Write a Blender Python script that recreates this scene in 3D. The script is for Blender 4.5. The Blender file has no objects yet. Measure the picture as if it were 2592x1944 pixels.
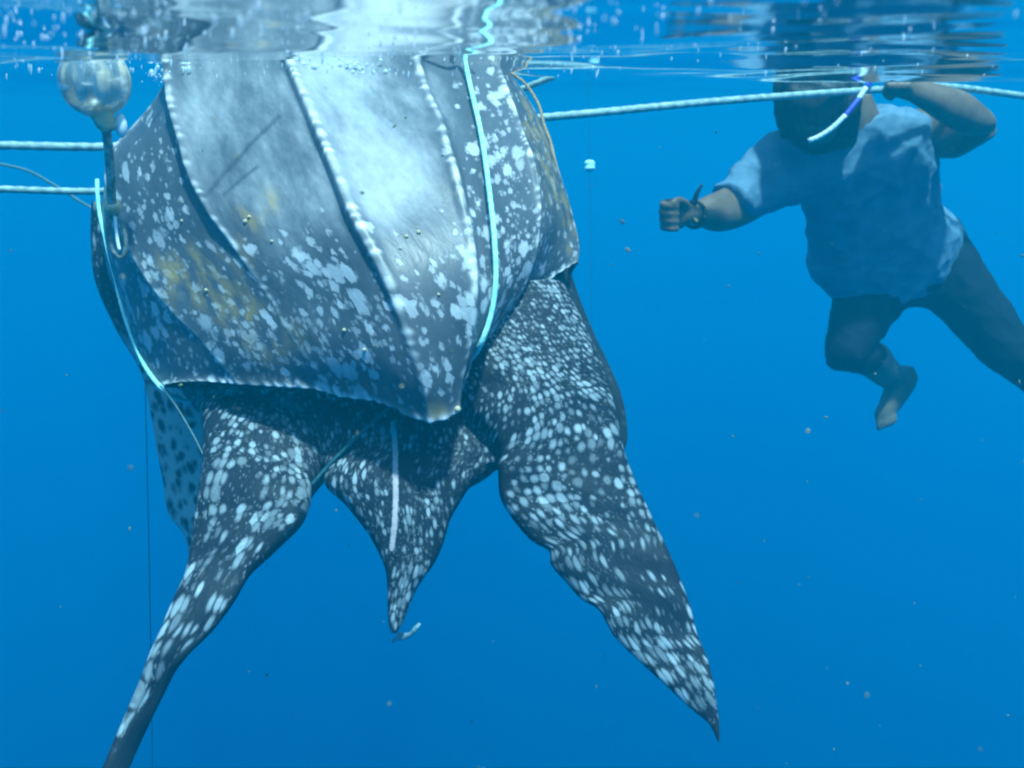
import bpy, math, random
import numpy as np
from mathutils import Vector
from mathutils.bvhtree import BVHTree

random.seed(7)
rng = np.random.default_rng(11)
SC = bpy.context.scene
COL = SC.collection

# ------------------------------------------------------------------ camera
F = 2779.0                     # focal length in pixels of a 2592 px wide frame
PITCH = math.radians(14.5)
CAM = np.array([0.0, 0.0, -0.065])
cd = bpy.data.cameras.new('camera')
cam = bpy.data.objects.new('camera', cd)
COL.objects.link(cam)
cam.location = CAM
cam.rotation_euler = (math.radians(90) - PITCH, 0, 0)
cd.sensor_width = 36.0
cd.lens = 36.0 * F / 2592.0
cd.clip_start = 0.02
cd.clip_end = 500
cd.dof.use_dof = True
cd.dof.focus_distance = 2.0
cd.dof.aperture_fstop = 6.3
SC.camera = cam

# ------------------------------------------------------------------ light
SUN_EL, SUN_AZ = math.radians(70), math.radians(152)
w = bpy.data.worlds.new('World')
SC.world = w
w.use_nodes = True
nt = w.node_tree
nt.nodes.clear()
sky = nt.nodes.new('ShaderNodeTexSky')
sky.sky_type = 'NISHITA'
sky.sun_disc = False
sky.sun_elevation = SUN_EL
sky.sun_rotation = SUN_AZ
bg = nt.nodes.new('ShaderNodeBackground')
bg.inputs['Strength'].default_value = 0.14
wo = nt.nodes.new('ShaderNodeOutputWorld')
nt.links.new(sky.outputs[0], bg.inputs['Color'])
nt.links.new(bg.outputs[0], wo.inputs['Surface'])
sl = bpy.data.lights.new('sun', 'SUN')
sl.energy = 3.3
sl.angle = math.radians(3.0)
sl.color = (1.0, 0.97, 0.92)
so = bpy.data.objects.new('sun', sl)
COL.objects.link(so)
to_sun = Vector((math.sin(SUN_AZ) * math.cos(SUN_EL), math.cos(SUN_AZ) * math.cos(SUN_EL), math.sin(SUN_EL)))
so.rotation_euler = to_sun.to_track_quat('Z', 'Y').to_euler()
so.location = (1, -3, 6)

vs = SC.view_settings
SC.display_settings.display_device = 'sRGB'
vs.view_transform = 'Standard'
vs.look = 'None'
vs.exposure = 1.70
vs.gamma = 1.0
vs.use_curve_mapping = False
SC.render.engine = 'CYCLES'
SC.cycles.use_denoising = True
SC.cycles.max_bounces = 6
SC.cycles.volume_bounces = 2
SC.cycles.diffuse_bounces = 2
SC.cycles.glossy_bounces = 3
SC.cycles.transmission_bounces = 4
SC.cycles.filter_width = 2.3

# ------------------------------------------------------------------ helpers
CP, SP = math.cos(PITCH), math.sin(PITCH)


LEAN = 0.0                      # extra distance towards the hips while the swimmer is built


def W(u, v, d):
    """Point seen at (u, v) of the 2592x1944 photograph, d metres along the view axis."""
    u, v, d = np.asarray(u, float), np.asarray(v, float), np.asarray(d, float)
    d = d + LEAN * np.clip((v - 330) / 420, 0, 1)
    x = (u - 1296.0) / F
    y = -(v - 972.0) / F
    return CAM + np.stack([x * d, (CP + SP * y) * d, (CP * y - SP) * d], -1)


def herm(tk, P, t):
    tk = np.asarray(tk, float)
    P = np.asarray(P, float)
    if P.ndim == 1:
        P = P[:, None]
    m = np.gradient(P, tk, axis=0) if len(tk) > 2 else np.repeat((P[1:] - P[:1]) / (tk[1] - tk[0]), 2, 0)
    i = np.clip(np.searchsorted(tk, t, side='right') - 1, 0, len(tk) - 2)
    h = (tk[i + 1] - tk[i])
    x = ((t - tk[i]) / h)[:, None]
    h = h[:, None]
    x2, x3 = x * x, x * x * x
    return ((2 * x3 - 3 * x2 + 1) * P[i] + (x3 - 2 * x2 + x) * h * m[i]
            + (-2 * x3 + 3 * x2) * P[i + 1] + (x3 - x2) * h * m[i + 1])


def arc(P):
    d = np.linalg.norm(np.diff(P, axis=0), axis=1)
    return np.concatenate([[0], np.cumsum(d)])


def unit(a):
    return a / np.maximum(np.linalg.norm(a, axis=-1, keepdims=True), 1e-9)


def mesh_from(name, V, faces, smooth=True):
    me = bpy.data.meshes.new(name)
    me.from_pydata(np.asarray(V).tolist(), [], faces if isinstance(faces, list) else faces.tolist())
    me.update()
    if smooth:
        me.polygons.foreach_set('use_smooth', np.ones(len(me.polygons), bool))
    return me


def link(name, me, mat=None, parent=None):
    o = bpy.data.objects.new(name, me)
    COL.objects.link(o)
    if mat is not None:
        me.materials.clear()
        me.materials.append(mat)
    if parent is not None:
        o.parent = parent
    return o


def tag(o, label=None, cat=None, group=None, kind=None):
    if label: o['label'] = label
    if cat: o['category'] = cat
    if group: o['group'] = group
    if kind: o['kind'] = kind
    return o


def attr(me, name, data):
    data = np.asarray(data, np.float32)
    if data.ndim == 1:
        a = me.attributes.new(name, 'FLOAT', 'POINT')
        a.data.foreach_set('value', data)
    else:
        a = me.attributes.new(name, 'FLOAT_VECTOR', 'POINT')
        a.data.foreach_set('vector', data.ravel())


def grid_faces(nr, nc, wrap=False):
    r = np.arange(nr - 1)[:, None]
    c = np.arange(nc if wrap else nc - 1)[None, :]
    c2 = (c + 1) % nc
    return np.stack([r * nc + c, r * nc + c2, (r + 1) * nc + c2, (r + 1) * nc + c], -1).reshape(-1, 4)


def loft(rows, nr=90, n=44, power=1.0):
    """Closed limb between a left and a right outline: rows of (uL,vL,dL, uR,vR,dR, half thickness)."""
    R = np.array(rows, float)
    L = W(R[:, 0], R[:, 1], R[:, 2])
    Q = W(R[:, 3], R[:, 4], R[:, 5])
    c = (L + Q) / 2
    t = arc(c)
    ts = np.linspace(0, t[-1], nr)
    X = herm(t, np.hstack([L, Q, R[:, 6:7]]), ts)
    L, Q, H = X[:, :3], X[:, 3:6], np.maximum(X[:, 6:7], 0.002)
    c = (L + Q) / 2
    e = (Q - L) / 2
    T = unit(np.gradient(c, axis=0))
    N = unit(np.cross(e, T))
    if np.dot(N[nr // 3], CAM - c[nr // 3]) < 0:
        N = -N
    th = np.linspace(0, 2 * math.pi, n, endpoint=False)
    cs, sn = np.cos(th), np.sin(th)
    sn = np.sign(sn) * np.abs(sn) ** power
    V = c[:, None] + e[:, None] * cs[None, :, None] + N[:, None] * (H[:, None] * sn[None, :, None])
    hw = np.linalg.norm(e, axis=1)
    info = dict(V=V, c=c, hw=hw, s=ts, cs=cs, sn=sn, nr=nr, n=n)
    verts = V.reshape(-1, 3)
    F_ = grid_faces(nr, n, True).tolist()
    a, b = len(verts), len(verts) + 1
    verts = np.vstack([verts, c[:1], c[-1:]])
    for k in range(n):
        F_.append([a, (k + 1) % n, k])
        F_.append([b, (nr - 1) * n + k, (nr - 1) * n + (k + 1) % n])
    info['verts'], info['faces'] = verts, F_
    # in-surface coordinates in metres
    pu = hw[:, None] * cs[None, :]
    info['pu'] = np.concatenate([pu.ravel(), [0, 0]])
    info['pv'] = np.concatenate([np.repeat(ts, n), [ts[0], ts[-1]]])
    info['front'] = np.concatenate([np.tile(sn, nr), [0, 0]])
    return info


def tube(pts, rad, n=12, step=None, lobes=0, twist=0.0, closed_caps=True):
    """Tube along world points with radius (scalar or per point); lobes give a laid rope its strands."""
    P = np.asarray(pts, float)
    t = arc(P)
    m = max(4, int(t[-1] / (step or (np.mean(rad) * 1.2))))
    ts = np.linspace(0, t[-1], m)
    C = herm(t, P, ts)
    rr = np.interp(ts, t, np.broadcast_to(rad, t.shape))
    T = unit(np.gradient(C, axis=0))
    up = np.array([0, 0, 1.0])
    if abs(T[0] @ up) > 0.9:
        up = np.array([1.0, 0, 0])
    Ns = []
    N = unit(np.cross(T[0], up))
    for k in range(m):
        N = N - T[k] * (N @ T[k])
        N = N / np.linalg.norm(N)
        Ns.append(N)
    Ns = np.array(Ns)
    B = np.cross(T, Ns)
    th = np.linspace(0, 2 * math.pi, n, endpoint=False)
    r = np.repeat(rr[:, None], n, 1)
    if lobes:
        r = r * (0.86 + 0.17 * np.abs(np.cos(lobes / 2 * (th[None, :] - twist * ts[:, None]))))
    V = C[:, None] + r[..., None] * (Ns[:, None] * np.cos(th)[None, :, None] + B[:, None] * np.sin(th)[None, :, None])
    V = V.reshape(-1, 3)
    F_ = grid_faces(m, n, True).tolist()
    if closed_caps:
        F_.append(list(range(n))[::-1])
        F_.append(list(range((m - 1) * n, m * n)))
    return V, F_


def joined(parts):
    V, Fs, o = [], [], 0
    for v, f in parts:
        V.append(np.asarray(v))
        Fs += [[i + o for i in q] for q in f]
        o += len(v)
    return np.vstack(V), Fs


def remesh(name, parts, voxel, smooth=3):
    """Fuse overlapping closed shells into one continuous surface."""
    V, Fs = joined(parts)
    me = mesh_from(name, V, Fs)
    o = bpy.data.objects.new(name, me)
    COL.objects.link(o)
    md = o.modifiers.new('fuse', 'REMESH')
    md.mode = 'VOXEL'
    md.voxel_size = voxel
    md.use_smooth_shade = True
    if smooth:
        sm = o.modifiers.new('soft', 'SMOOTH')
        sm.factor = 0.5
        sm.iterations = smooth
    dg = bpy.context.evaluated_depsgraph_get()
    out = bpy.data.meshes.new_from_object(o.evaluated_get(dg), depsgraph=dg)
    bpy.data.objects.remove(o)
    bpy.data.meshes.remove(me)
    out.name = name
    return out


def ellipsoid(c, r, n=20, m=12, rot=None):
    th = np.linspace(0, 2 * math.pi, n, endpoint=False)
    ph = np.linspace(0.02, math.pi - 0.02, m)
    V = np.stack([np.sin(ph)[:, None] * np.cos(th), np.sin(ph)[:, None] * np.sin(th), np.cos(ph)[:, None] * np.ones(n)], -1).reshape(-1, 3)
    V = V * np.asarray(r)
    if rot is not None:
        V = V @ np.asarray(rot).T
    F_ = grid_faces(m, n, True)[:, ::-1].tolist()
    F_.append(list(range(n)))
    F_.append(list(range((m - 1) * n, m * n))[::-1])
    return V + np.asarray(c), F_


# ------------------------------------------------------------------ materials
def mat(name):
    m = bpy.data.materials.new(name)
    m.use_nodes = True
    t = m.node_tree
    t.nodes.clear()
    out = t.nodes.new('ShaderNodeOutputMaterial')
    return m, t, out


class NB:
    def __init__(s, t): s.t = t
    def n(s, ty, **kw):
        nd = s.t.nodes.new(ty)
        for k, v in kw.items():
            setattr(nd, k, v)
        return nd
    def l(s, a, b): s.t.links.new(a, b)
    def put(s, sock, v):
        if hasattr(v, 'is_linked') or isinstance(v, bpy.types.NodeSocket): s.l(v, sock)
        else: sock.default_value = v
    def math(s, op, a, b=0.0, c=None, clamp=False):
        nd = s.n('ShaderNodeMath', operation=op, use_clamp=clamp)
        s.put(nd.inputs[0], a); s.put(nd.inputs[1], b)
        if c is not None: s.put(nd.inputs[2], c)
        return nd.outputs[0]
    def step(s, x, a, b):
        nd = s.n('ShaderNodeMapRange', interpolation_type='SMOOTHSTEP')
        s.put(nd.inputs['Value'], x); s.put(nd.inputs['From Min'], a); s.put(nd.inputs['From Max'], b)
        return nd.outputs[0]
    def mix(s, f, a, b):
        nd = s.n('ShaderNodeMix', data_type='RGBA')
        s.put(nd.inputs[0], f); s.put(nd.inputs[6], a); s.put(nd.inputs[7], b)
        return nd.outputs[2]
    def noise(s, vec, scale, detail=3.0, rough=0.55):
        nd = s.n('ShaderNodeTexNoise')
        if vec is not None: s.l(vec, nd.inputs['Vector'])
        nd.inputs['Scale'].default_value = scale
        nd.inputs['Detail'].default_value = detail
        nd.inputs['Roughness'].default_value = rough
        return nd
    def attr(s, name):
        return s.n('ShaderNodeAttribute', attribute_name=name)
    def vscale(s, v, xyz):
        nd = s.n('ShaderNodeVectorMath', operation='MULTIPLY')
        s.l(v, nd.inputs[0]); nd.inputs[1].default_value = xyz
        return nd.outputs[0]
    def vadd(s, a, b):
        nd = s.n('ShaderNodeVectorMath', operation='ADD')
        s.l(a, nd.inputs[0]); s.put(nd.inputs[1], b)
        return nd.outputs[0]
    def warp(s, v, scale, amount):
        nz = s.noise(v, scale, 2.0)
        nd = s.n('ShaderNodeVectorMath', operation='MULTIPLY_ADD')
        s.l(nz.outputs['Color'], nd.inputs[0])
        nd.inputs[1].default_value = (amount,) * 3
        s.l(v, nd.inputs[2])
        return nd.outputs[0]
    def voro(s, v, scale, rnd=1.0, feature='F1'):
        nd = s.n('ShaderNodeTexVoronoi', feature=feature)
        s.l(v, nd.inputs['Vector'])
        nd.inputs['Scale'].default_value = scale
        nd.inputs['Randomness'].default_value = rnd
        return nd
    def bsdf(s, out, color, rough=0.5, spec=0.3, bump=None, bump_s=0.3, bump_d=0.01):
        p = s.n('ShaderNodeBsdfPrincipled')
        s.put(p.inputs['Base Color'], color)
        s.put(p.inputs['Roughness'], rough)
        p.inputs['Specular IOR Level'].default_value = spec
        if bump is not None:
            b = s.n('ShaderNodeBump')
            b.inputs['Strength'].default_value = bump_s
            b.inputs['Distance'].default_value = bump_d
            s.l(bump, b.inputs['Height'])
            s.l(b.outputs[0], p.inputs['Normal'])
        s.l(p.outputs[0], out.inputs['Surface'])
        return p


def mat_skin():
    m, t, out = mat('turtle_skin')
    b = NB(t)
    pat = b.attr('pat').outputs['Vector']
    msk = b.n('ShaderNodeSeparateXYZ')
    b.l(b.attr('msk').outputs['Vector'], msk.inputs[0])
    under, dark, cov = msk.outputs
    stripe = b.attr('stripe').outputs['Fac']
    wp = b.warp(b.warp(pat, 0.12, 1.6), 0.9, 0.35)
    v = b.voro(wp, 1.0, 0.62)
    sep = b.n('ShaderNodeSeparateColor')
    b.l(v.outputs['Color'], sep.inputs[0])
    patchy = b.noise(pat, 0.16, 2.0).outputs['Fac']
    rad = b.math('MULTIPLY_ADD', b.math('POWER', sep.outputs[0], 1.4), 0.27, 0.23)
    rad = b.math('ADD', rad, b.math('MULTIPLY', b.math('SUBTRACT', patchy, 0.5), 0.80))
    rad = b.math('MULTIPLY', rad, cov)
    edge = b.noise(pat, 3.2, 3.0, 0.65).outputs['Fac']
    dist = b.math('ADD', v.outputs['Distance'], b.math('MULTIPLY', b.math('SUBTRACT', edge, 0.5), 0.38))
    spot = b.math('SUBTRACT', 1.0, b.step(dist, b.math('SUBTRACT', rad, 0.20), b.math('ADD', rad, 0.15)))
    bright = b.math('MULTIPLY', b.math('MULTIPLY_ADD', sep.outputs[1], 0.70, 0.30), b.math('MULTIPLY_ADD', edge, 1.1, 0.42), clamp=True)
    spot = b.math('MULTIPLY', spot, bright)
    v2 = b.voro(b.warp(pat, 1.5, 0.4), 2.3, 1.0)
    small = b.math('MULTIPLY', b.math('SUBTRACT', 1.0, b.step(v2.outputs['Distance'], 0.12, 0.32)), 0.55)
    spot = b.math('MAXIMUM', spot, b.math('MULTIPLY', small, b.step(patchy, 0.3, 0.6)))
    nz = b.noise(pat, 0.6, 4.0).outputs['Fac']
    base = b.mix(nz, (0.005, 0.007, 0.011, 1), (0.020, 0.026, 0.036, 1))
    col = b.mix(spot, base, (0.31, 0.37, 0.41, 1))
    # pale flipper underside with dark blotches
    uv_ = b.voro(b.warp(pat, 1.2, 0.9), 1.35, 1.0)
    ub = b.step(uv_.outputs['Distance'], 0.18, 0.62)
    ucol = b.mix(ub, (0.018, 0.030, 0.042, 1), (0.28, 0.34, 0.35, 1))
    col = b.mix(under, col, ucol)
    col = b.mix(dark, col, b.mix(nz, (0.008, 0.011, 0.014, 1), (0.035, 0.042, 0.048, 1)))
    col = b.mix(b.math('MULTIPLY', b.step(b.math('ADD', stripe, b.math('MULTIPLY', b.math('SUBTRACT', edge, 0.5), 0.9)), 0.42, 0.72), b.math('MULTIPLY_ADD', nz, 0.6, 0.5), clamp=True), col, (0.52, 0.44, 0.47, 1))
    fine = b.noise(pat, 2.5, 4.0).outputs['Fac']
    hgt = b.math('ADD', b.math('MULTIPLY', spot, 0.25), fine)
    b.bsdf(out, col, 0.55, 0.09, hgt, 0.3, 0.005)
    return m


def mat_shell():
    m, t, out = mat('turtle_shell')
    b = NB(t)
    pat = b.attr('pat').outputs['Vector']          # metres: across, along
    msk = b.n('ShaderNodeSeparateXYZ')
    b.l(b.attr('msk').outputs['Vector'], msk.inputs[0])
    ridge, glare, algae = msk.outputs
    blot = b.attr('blot').outputs['Fac']
    scr = b.attr('scratch').outputs['Fac']
    st = b.vscale(pat, (1.0, 0.45, 1.0))           # streaky along the shell
    n1 = b.noise(st, 9.0, 5.0, 0.6).outputs['Fac']
    n2 = b.noise(st, 38.0, 4.0, 0.65).outputs['Fac']
    base = b.mix(n1, (0.014, 0.019, 0.026, 1), (0.105, 0.122, 0.144, 1))
    # sun glare painted as a milky pale colour on the back plates
    wv = b.math('ADD', glare, b.math('MULTIPLY', b.math('SUBTRACT', n1, 0.5), 1.5))
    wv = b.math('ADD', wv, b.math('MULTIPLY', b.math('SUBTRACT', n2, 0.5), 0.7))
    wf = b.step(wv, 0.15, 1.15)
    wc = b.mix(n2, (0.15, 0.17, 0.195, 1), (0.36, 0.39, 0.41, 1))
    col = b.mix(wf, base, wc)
    # white blotches
    def blots(scale, r0, r1, lo, amt):
        wp = b.warp(b.warp(b.vscale(pat, (1.0, 0.75, 1.0)), scale * 0.9, 0.7 / scale), scale * 3.0, 0.34 / scale)
        v = b.voro(wp, scale, 1.0)
        sp = b.n('ShaderNodeSeparateColor')
        b.l(v.outputs['Color'], sp.inputs[0])
        on = b.math('MULTIPLY', b.step(b.math('ADD', sp.outputs[0], b.math('MULTIPLY', blot, 0.55)), lo, lo + 0.25), 1.0)
        rad = b.math('MULTIPLY', b.math('MULTIPLY_ADD', sp.outputs[1], r1, r0), on)
        ed = b.noise(st, scale * 3.2, 4.0, 0.7).outputs['Fac']
        ds = b.math('ADD', v.outputs['Distance'], b.math('MULTIPLY', b.math('SUBTRACT', ed, 0.5), 0.85))
        s_ = b.math('SUBTRACT', 1.0, b.step(ds, b.math('SUBTRACT', rad, 0.10), b.math('ADD', rad, 0.08)))
        return b.math('MULTIPLY', b.math('MULTIPLY', b.math('MULTIPLY', s_, on), b.math('MULTIPLY_ADD', ed, 1.1, 0.42)), b.math('MULTIPLY_ADD', sp.outputs[2], amt * 0.6, amt * 0.4), clamp=True)
    s1 = blots(27.0, 0.17, 0.36, 0.72, 1.0)
    s2 = blots(50.0, 0.17, 0.36, 0.80, 0.95)
    s3 = blots(85.0, 0.18, 0.32, 0.90, 0.65)
    spots = b.math('MAXIMUM', b.math('MAXIMUM', s1, s2), s3)
    col = b.mix(spots, col, (0.45, 0.49, 0.53, 1))
    an = b.noise(st, 30.0, 4.0).outputs['Fac']
    al = b.math('MULTIPLY', b.math('MULTIPLY', algae, 0.95), b.step(an, 0.40, 0.66))
    col = b.mix(al, col, (0.31, 0.22, 0.075, 1))
    col = b.mix(b.math('MULTIPLY', ridge, b.math('MULTIPLY_ADD', n2, 0.8, 0.5), clamp=True), col, (0.74, 0.76, 0.76, 1))
    col = b.mix(scr, col, (0.02, 0.025, 0.03, 1))
    hgt = b.math('ADD', b.math('MULTIPLY', n2, 0.8), b.math('MULTIPLY', spots, 0.4))
    b.bsdf(out, col, b.math('MULTIPLY_ADD', n1, 0.25, 0.30), 0.34, hgt, 0.35, 0.006)
    return m


def simple(name, c1, c2, scale=20.0, rough=0.6, spec=0.3, bump=0.2, stretch=None):
    m, t, out = mat(name)
    b = NB(t)
    tc = b.n('ShaderNodeTexCoord').outputs['Object']
    if stretch: tc = b.vscale(tc, stretch)
    nz = b.noise(tc, scale, 5.0, 0.6).outputs['Fac']
    col = b.mix(b.step(nz, 0.3, 0.7), (*c1, 1), (*c2, 1))
    b.bsdf(out, col, rough, spec, nz, bump, 0.01)
    return m


M = {}
M['skin'] = mat_skin()
M['shell'] = mat_shell()
M['cyan_rope'] = simple('cyan_rope', (0.22, 0.62, 0.60), (0.40, 0.80, 0.76), 90, 0.6)
M['shaded_strap'] = simple('shaded_strap', (0.01, 0.07, 0.09), (0.03, 0.12, 0.14), 90, 0.7)  # teal darkened so the colour itself holds the shell's shade
M['white_rope'] = simple('white_rope', (0.16, 0.26, 0.27), (0.34, 0.46, 0.44), 60, 0.7)
M['barnacle'] = simple('barnacle', (0.30, 0.22, 0.08), (0.62, 0.58, 0.44), 90, 0.8, 0.2, 0.3)
M['brown_cord'] = simple('brown_cord', (0.20, 0.12, 0.06), (0.36, 0.26, 0.15), 120, 0.8)
M['line'] = simple('thin_line', (0.01, 0.015, 0.02), (0.03, 0.04, 0.05), 60, 0.6)
M['pale_line'] = simple('pale_line', (0.06, 0.11, 0.12), (0.11, 0.17, 0.18), 60, 0.6)
M['tag'] = simple('tag_plastic', (0.35, 0.72, 0.74), (0.50, 0.85, 0.85), 60, 0.4)
M['scrap'] = simple('pale_scrap', (0.10, 0.19, 0.22), (0.22, 0.34, 0.37), 90, 0.6)
M['person_skin'] = simple('person_skin', (0.11, 0.065, 0.042), (0.20, 0.125, 0.085), 14, 0.5, 0.3, 0.1)
M['cloth'] = simple('shirt_cloth', (0.075, 0.14, 0.21), (0.13, 0.21, 0.29), 16, 0.85, 0.1, 0.25)
M['trouser'] = simple('trouser_cloth', (0.005, 0.007, 0.012), (0.012, 0.015, 0.022), 20, 0.85, 0.1, 0.25)
M['hair'] = simple('dark_hair', (0.006, 0.006, 0.007), (0.02, 0.018, 0.017), 60, 0.5, 0.3, 0.4, (1, 1, 0.15))
M['strap'] = simple('dark_strap', (0.008, 0.009, 0.011), (0.02, 0.02, 0.024), 60, 0.5)
M['metal'] = simple('crusted_metal', (0.09, 0.10, 0.09), (0.50, 0.52, 0.46), 55, 0.6, 0.4, 0.6)
M['dark_metal'] = simple('dark_metal', (0.03, 0.05, 0.055), (0.16, 0.20, 0.20), 70, 0.5, 0.4, 0.4)
M['brass'] = simple('ochre_collar', (0.34, 0.26, 0.12), (0.55, 0.48, 0.32), 60, 0.4, 0.5)
M['snorkel_clear'] = simple('snorkel_clear', (0.55, 0.66, 0.70), (0.72, 0.80, 0.82), 30, 0.25, 0.5, 0.05)
M['snorkel_blue'] = simple('snorkel_blue', (0.03, 0.03, 0.45), (0.08, 0.09, 0.62), 30, 0.35, 0.5, 0.05)
M['flake'] = simple('drift_flake', (0.07, 0.10, 0.05), (0.17, 0.21, 0.12), 200, 0.8)


def mat_float():
    m, t, out = mat('clear_float')
    b = NB(t)
    tc = b.n('ShaderNodeTexCoord').outputs['Object']
    st = b.vscale(tc, (1, 1, 0.25))
    n1 = b.noise(st, 34.0, 3.0).outputs['Fac']
    n2 = b.noise(b.vscale(tc, (0.5, 0.5, 1.3)), 28.0, 3.0).outputs['Fac']
    film = b.mix(b.step(n1, 0.42, 0.62), (0.20, 0.28, 0.30, 1), (0.52, 0.48, 0.36, 1))
    film = b.mix(b.step(n2, 0.55, 0.68), film, (0.80, 0.82, 0.80, 1))
    p = b.n('ShaderNodeBsdfPrincipled')
    b.l(film, p.inputs['Base Color'])
    p.inputs['Roughness'].default_value = 0.32
    p.inputs['Specular IOR Level'].default_value = 0.7
    tr = b.n('ShaderNodeBsdfTransparent')
    tr.inputs[0].default_value = (0.95, 1.0, 1.0, 1)
    mx = b.n('ShaderNodeMixShader')
    lw = b.n('ShaderNodeLayerWeight')
    lw.inputs[0].default_value = 0.35
    op = b.math('ADD', b.math('MULTIPLY', b.step(n1, 0.40, 0.66), 0.45), b.math('MULTIPLY', b.step(n2, 0.52, 0.66), 0.5))
    op = b.math('ADD', op, b.math('MULTIPLY', lw.outputs['Facing'], 0.6))
    op = b.math('ADD', op, 0.40, clamp=True)
    b.l(op, mx.inputs[0]); b.l(tr.outputs[0], mx.inputs[1]); b.l(p.outputs[0], mx.inputs[2])
    b.l(mx.outputs[0], out.inputs['Surface'])
    return m


def mat_bubble_glint():
    m, t, out = mat('air_bubble_glint')
    b = NB(t)
    p = b.n('ShaderNodeBsdfPrincipled')
    p.inputs['Base Color'].default_value = (0.74, 0.90, 0.95, 1)
    p.inputs['Roughness'].default_value = 0.12
    p.inputs['Specular IOR Level'].default_value = 1.0
    tr = b.n('ShaderNodeBsdfTransparent')
    mx = b.n('ShaderNodeMixShader')
    lw = b.n('ShaderNodeLayerWeight')
    lw.inputs[0].default_value = 0.4
    b.l(b.math('MULTIPLY_ADD', lw.outputs['Facing'], 0.5, 0.45, True), mx.inputs[0])
    b.l(tr.outputs[0], mx.inputs[1]); b.l(p.outputs[0], mx.inputs[2])
    b.l(mx.outputs[0], out.inputs['Surface'])
    return m


M['bubble_glint'] = mat_bubble_glint()


def mat_water():
    m, t, out = mat('water_surface')
    b = NB(t)
    tr = b.n('ShaderNodeBsdfTransparent')
    tr.inputs[0].default_value = (0.93, 0.97, 1.0, 1)
    gl = b.n('ShaderNodeBsdfGlossy')
    gl.inputs['Color'].default_value = (1, 1, 1, 1)
    gl.inputs['Roughness'].default_value = 0.075
    fr = b.n('ShaderNodeFresnel')
    fr.inputs['IOR'].default_value = 1.333
    tc = b.n('ShaderNodeTexCoord').outputs['Object']
    nz = b.noise(b.vscale(tc, (0.7, 1.0, 1)), 34.0, 3.0).outputs['Fac']
    bm = b.n('ShaderNodeBump')
    bm.inputs['Strength'].default_value = 0.05
    bm.inputs['Distance'].default_value = 0.002
    b.l(nz, bm.inputs['Height'])
    b.l(bm.outputs[0], gl.inputs['Normal']); b.l(bm.outputs[0], fr.inputs['Normal'])
    mx = b.n('ShaderNodeMixShader')
    b.l(fr.outputs[0], mx.inputs[0]); b.l(tr.outputs[0], mx.inputs[1]); b.l(gl.outputs[0], mx.inputs[2])
    b.l(mx.outputs[0], out.inputs['Surface'])
    return m


def mat_haze():
    m, t, out = mat('water_body')
    b = NB(t)
    v = b.n('ShaderNodeVolumePrincipled')
    v.inputs['Color'].default_value = (0.005, 0.655, 0.95, 1)
    v.inputs['Absorption Color'].default_value = (0, 0, 0, 1)
    v.inputs['Density'].default_value = 0.088
    v.inputs['Anisotropy'].default_value = 0.5
    ab = b.n('ShaderNodeVolumeAbsorption')        # sea water swallows the red first
    ab.inputs['Color'].default_value = (0.05, 0.86, 0.95, 1)
    ab.inputs['Density'].default_value = 0.17
    ad = b.n('ShaderNodeAddShader')
    b.l(v.outputs[0], ad.inputs[0]); b.l(ab.outputs[0], ad.inputs[1])
    b.l(ad.outputs[0], out.inputs['Volume'])
    return m


# ------------------------------------------------------------------ water surface
def spaced(lo, a, b_, hi, fine, grow=1.16):
    mid = list(np.arange(a, b_, fine))
    up, x, s = [], b_, fine
    while x < hi:
        up.append(x); s *= grow; x += s
    up.append(hi)
    dn, x, s = [], a - fine, fine
    while x > lo:
        dn.append(x); s *= grow; x -= s
    dn.append(lo)
    return np.array(dn[::-1] + mid + up)


def build_water():
    xs = spaced(-90, -2.2, 2.4, 90, 0.012)
    ys = spaced(-90, 0.35, 4.6, 90, 0.010)
    X, Y = np.meshgrid(xs, ys)
    Z = np.zeros_like(X)
    waves = [(1.9, 0.010, 75), (1.15, 0.007, 100), (0.72, 0.0045, 60), (0.47, 0.0022, 118), (0.31, 0.0012, 84),
             (0.21, 0.0006, 45), (0.16, 0.0004, 102), (0.115, 0.00025, 70), (0.085, 0.00015, 125), (0.066, 0.0001, 90)]
    for lam, amp, dg in waves:
        k = 2 * math.pi / lam
        a = math.radians(dg)
        ph = rng.uniform(0, 6.28)
        q = k * (X * math.cos(a) + Y * math.sin(a)) + ph + 0.7 * np.sin(0.6 * k * (X * math.sin(a) - Y * math.cos(a)) + ph * 2)
        fade = np.clip(lam * 9 / np.maximum(np.hypot(X, Y), 0.8), 0, 1)
        Z += amp * fade * np.sin(q)
    V = np.stack([X, Y, Z], -1).reshape(-1, 3)
    me = mesh_from('water_surface', V, grid_faces(len(ys), len(xs)))
    o = link('water_surface', me, mat_water())
    tag(o, 'rippled underside of the sea surface mirroring the turtle and the swimmer', None, None, 'structure')


build_water()


def build_haze():
    x, y0, y1, z0, z1 = 70.0, -70.0, 70.0, -40.0, 0.75
    V = [(-x, y0, z0), (x, y0, z0), (x, y1, z0), (-x, y1, z0), (-x, y0, z1), (x, y0, z1), (x, y1, z1), (-x, y1, z1)]
    Fs = [[3, 2, 1, 0], [4, 5, 6, 7], [0, 1, 5, 4], [1, 2, 6, 5], [2, 3, 7, 6], [3, 0, 4, 7]]
    o = link('haze', mesh_from('haze', V, Fs, False), mat_haze())
    tag(o, 'clear blue sea water fading everything with distance', None, None, 'stuff')


build_haze()

# ------------------------------------------------------------------ sea turtle
turtle = bpy.data.objects.new('sea_turtle', None)
turtle.location = W(1100, 1000, 2.1)
COL.objects.link(turtle)
tag(turtle, 'large dark leatherback turtle with white speckles hanging tail down below the surface', 'turtle')


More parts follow.
